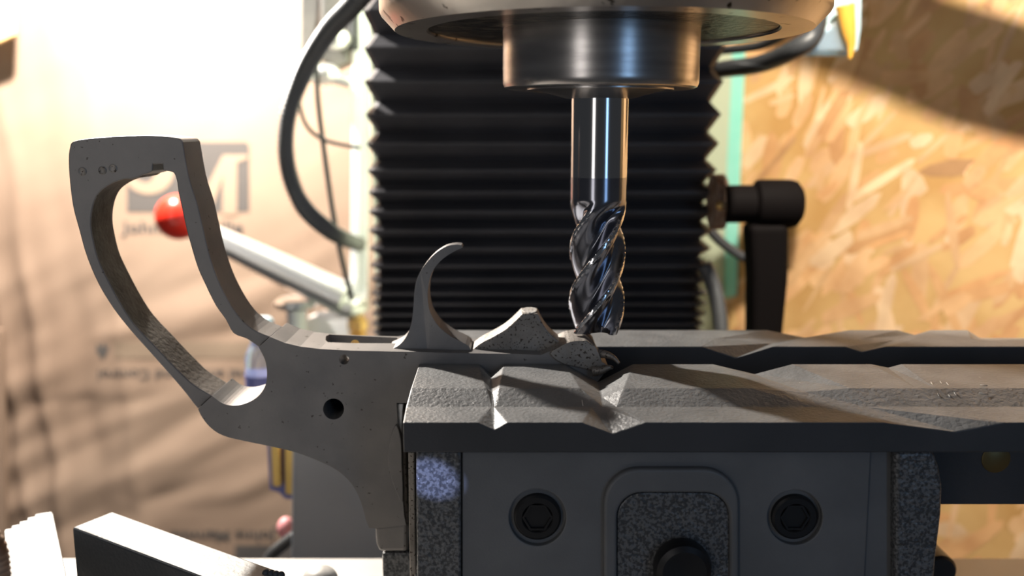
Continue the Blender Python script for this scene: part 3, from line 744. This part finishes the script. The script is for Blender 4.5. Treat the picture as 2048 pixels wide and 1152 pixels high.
# small clear bottle glimpsed through the round notch
bt = thing('clear_bottle', P(520, 800, 140), 'clear bottle with a blue band glimpsed through the round notch', 'bottle')
q = P(530, 790, 140)
lathe('bottle_body', [(6.5, -8), (7, 0), (7, 16), (5, 20), (4, 22)], q, M['clear'], bt, 32)
lathe('blue_band', [(7.2, 2), (7.2, 9)], q, M['blue'], bt, 32)
lathe('bottle_neck', [(4.6, 22), (4.6, 30), (3.5, 31)], q, M['frost'], bt, 32)
pk = thing('yellow_stick_pack', P(555, 1000, 120), 'blue-edged pack of yellow sticks behind the frame, left of the dark cover', 'pack')
prism('pack_film', [(533, 870), (600, 870), (600, 1000), (570, 998), (557, 985), (539, 980)], 124, 1.2, M['blue'], pk, bevel=0.3)
prism('yellow_stick', [(540, 870), (556, 870), (561, 975), (545, 975)], 119, 4, M['yellow'], pk, bevel=0.8)
prism('yellow_stick', [(568, 870), (588, 870), (588, 992), (570, 990)], 119, 4, M['yellow'], pk, bevel=0.8)
tag(ball('pink_bead', P(572, 1056, 130), 3.4, M['pink'], None, (1, 1, 1.3)), 'small pink bead low beside the dark cover', 'bead')
tag(tube('braided_cord', [P(a, b, 110) for a, b in [(590, 1072), (566, 1090), (545, 1108), (528, 1135)]], 2.4, M['cable'], None, rib=(1.6, 0.35)), 'dark ribbed cord at the table edge under the pink bead', 'cord')

# ================================================================ RIGHT BACKGROUND
hd = thing('clamping_lever', P(1540, 700, 110), 'black ratchet clamping lever in front of the board wall', 'lever')
prism('lever_grip', [(1500, 450), (1580, 450), (1579, 560), (1563, 720), (1505, 720), (1506, 560)], 108, 13, M['black'], hd, bevel=2.5, seg=4)
q0, q1 = P(1452, 412, 115), P(1590, 408, 115)
k = q0.x
lathe('lever_hub', [(0.3, 0), (6.6, 0), (6.6, 9.4), (8.4, 10.6), (8.6, 12), (8.6, 22), (8.0, 24.4), (6, 26), (0.3, 26)], (q0.x, 115, q1.z), M['black'], hd, 48, 'X')
mp_ = thing('round_flange', P(1432, 420, 122), 'dull round metal flange between the bellows and the black lever', 'flange')
lathe('flange_disc', [(0.3, 0), (9.6, 0), (10, 0.6), (10, 4), (9.4, 4.6), (0.3, 4.6)], (P(1425, 405, 122).x, 124, P(1425, 405, 122).z), M['rusty'], mp_, 48, 'X')
ball('flange_screw', P(1440, 412, 112), 1.6, M['brass'], mp_)
tag(tube('short_cable', [P(a, b, 150) for a, b in [(1415, 455), (1440, 482), (1475, 508), (1500, 522), (1530, 560)]], 1.9, M['cable']), 'dark cable running behind the black lever', 'cable')
tag(tube('ribbed_conduit', [P(a, b, 118) for a, b in [(1408, 530), (1420, 552), (1432, 590), (1440, 640), (1444, 700), (1446, 760)]], 2.9, M['conduit'], None, 16, 8, rib=(1.5, 0.45)), 'ribbed grey conduit rising beside the right edge of the bellows', 'conduit')
tag(tube('black_hose', [P(a, b, d) for a, b, d in [(1385, 150, 180), (1450, 138, 160), (1520, 128, 140), (1590, 98, 120), (1630, 62, 118), (1636, -40, 118)]], 3.3, M['cable']), 'lower black hose sweeping up past the spindle ring', 'hose')
tag(tube('upper_hose', [P(a, b, d) for a, b, d in [(1385, 104, 180), (1450, 100, 160), (1530, 88, 140), (1590, 50, 120), (1610, 10, 118), (1610, -60, 118)]], 1.7, M['cable']), 'upper black hose just under the spindle ring', 'hose')
gd = thing('plastic_guard', P(1650, 100, 130), 'pale blue plastic guard piece with amber glue drip at top right', 'guard')
prism('guard_sheet', [(1600, 112), (1615, 60), (1660, -40), (1725, -40), (1722, 60), (1716, 100), (1690, 112)], 130, 2, M['frost'], gd, bevel=0.5)
prism('guard_flap', [(1640, 60), (1680, 40), (1690, 100), (1610, 104)], 126, 2, M['clear'], gd, bevel=0.5)
tube('glue_drip', [P(1690, 10, 124), P(1697, 60, 124), P(1702, 90, 124), P(1700, 118, 124)], lambda t: 3.4 - 2.8 * t, M['amber'], gd)

# scratches on the pad top
for a in ((1862, 764, 1878, 792), (1880, 762, 1900, 794), (1893, 765, 1912, 790), (1960, 770, 1975, 771), (1164, 800, 1166, 812), (1958, 786, 1976, 789)):
    z = 0.0 + 0.32 * (a[1] - 728) / 48.0 - max(0, a[1] - 776) * 0.055
    p, q = PZ(a[0], a[1], min(z, 0.3) + 0.02), PZ(a[2], a[3], 0.3 - max(0, a[3] - 776) * 0.058 + 0.02)
    tube('scratch', [p, q], 0.09, M['break'], padf, 6, 2)
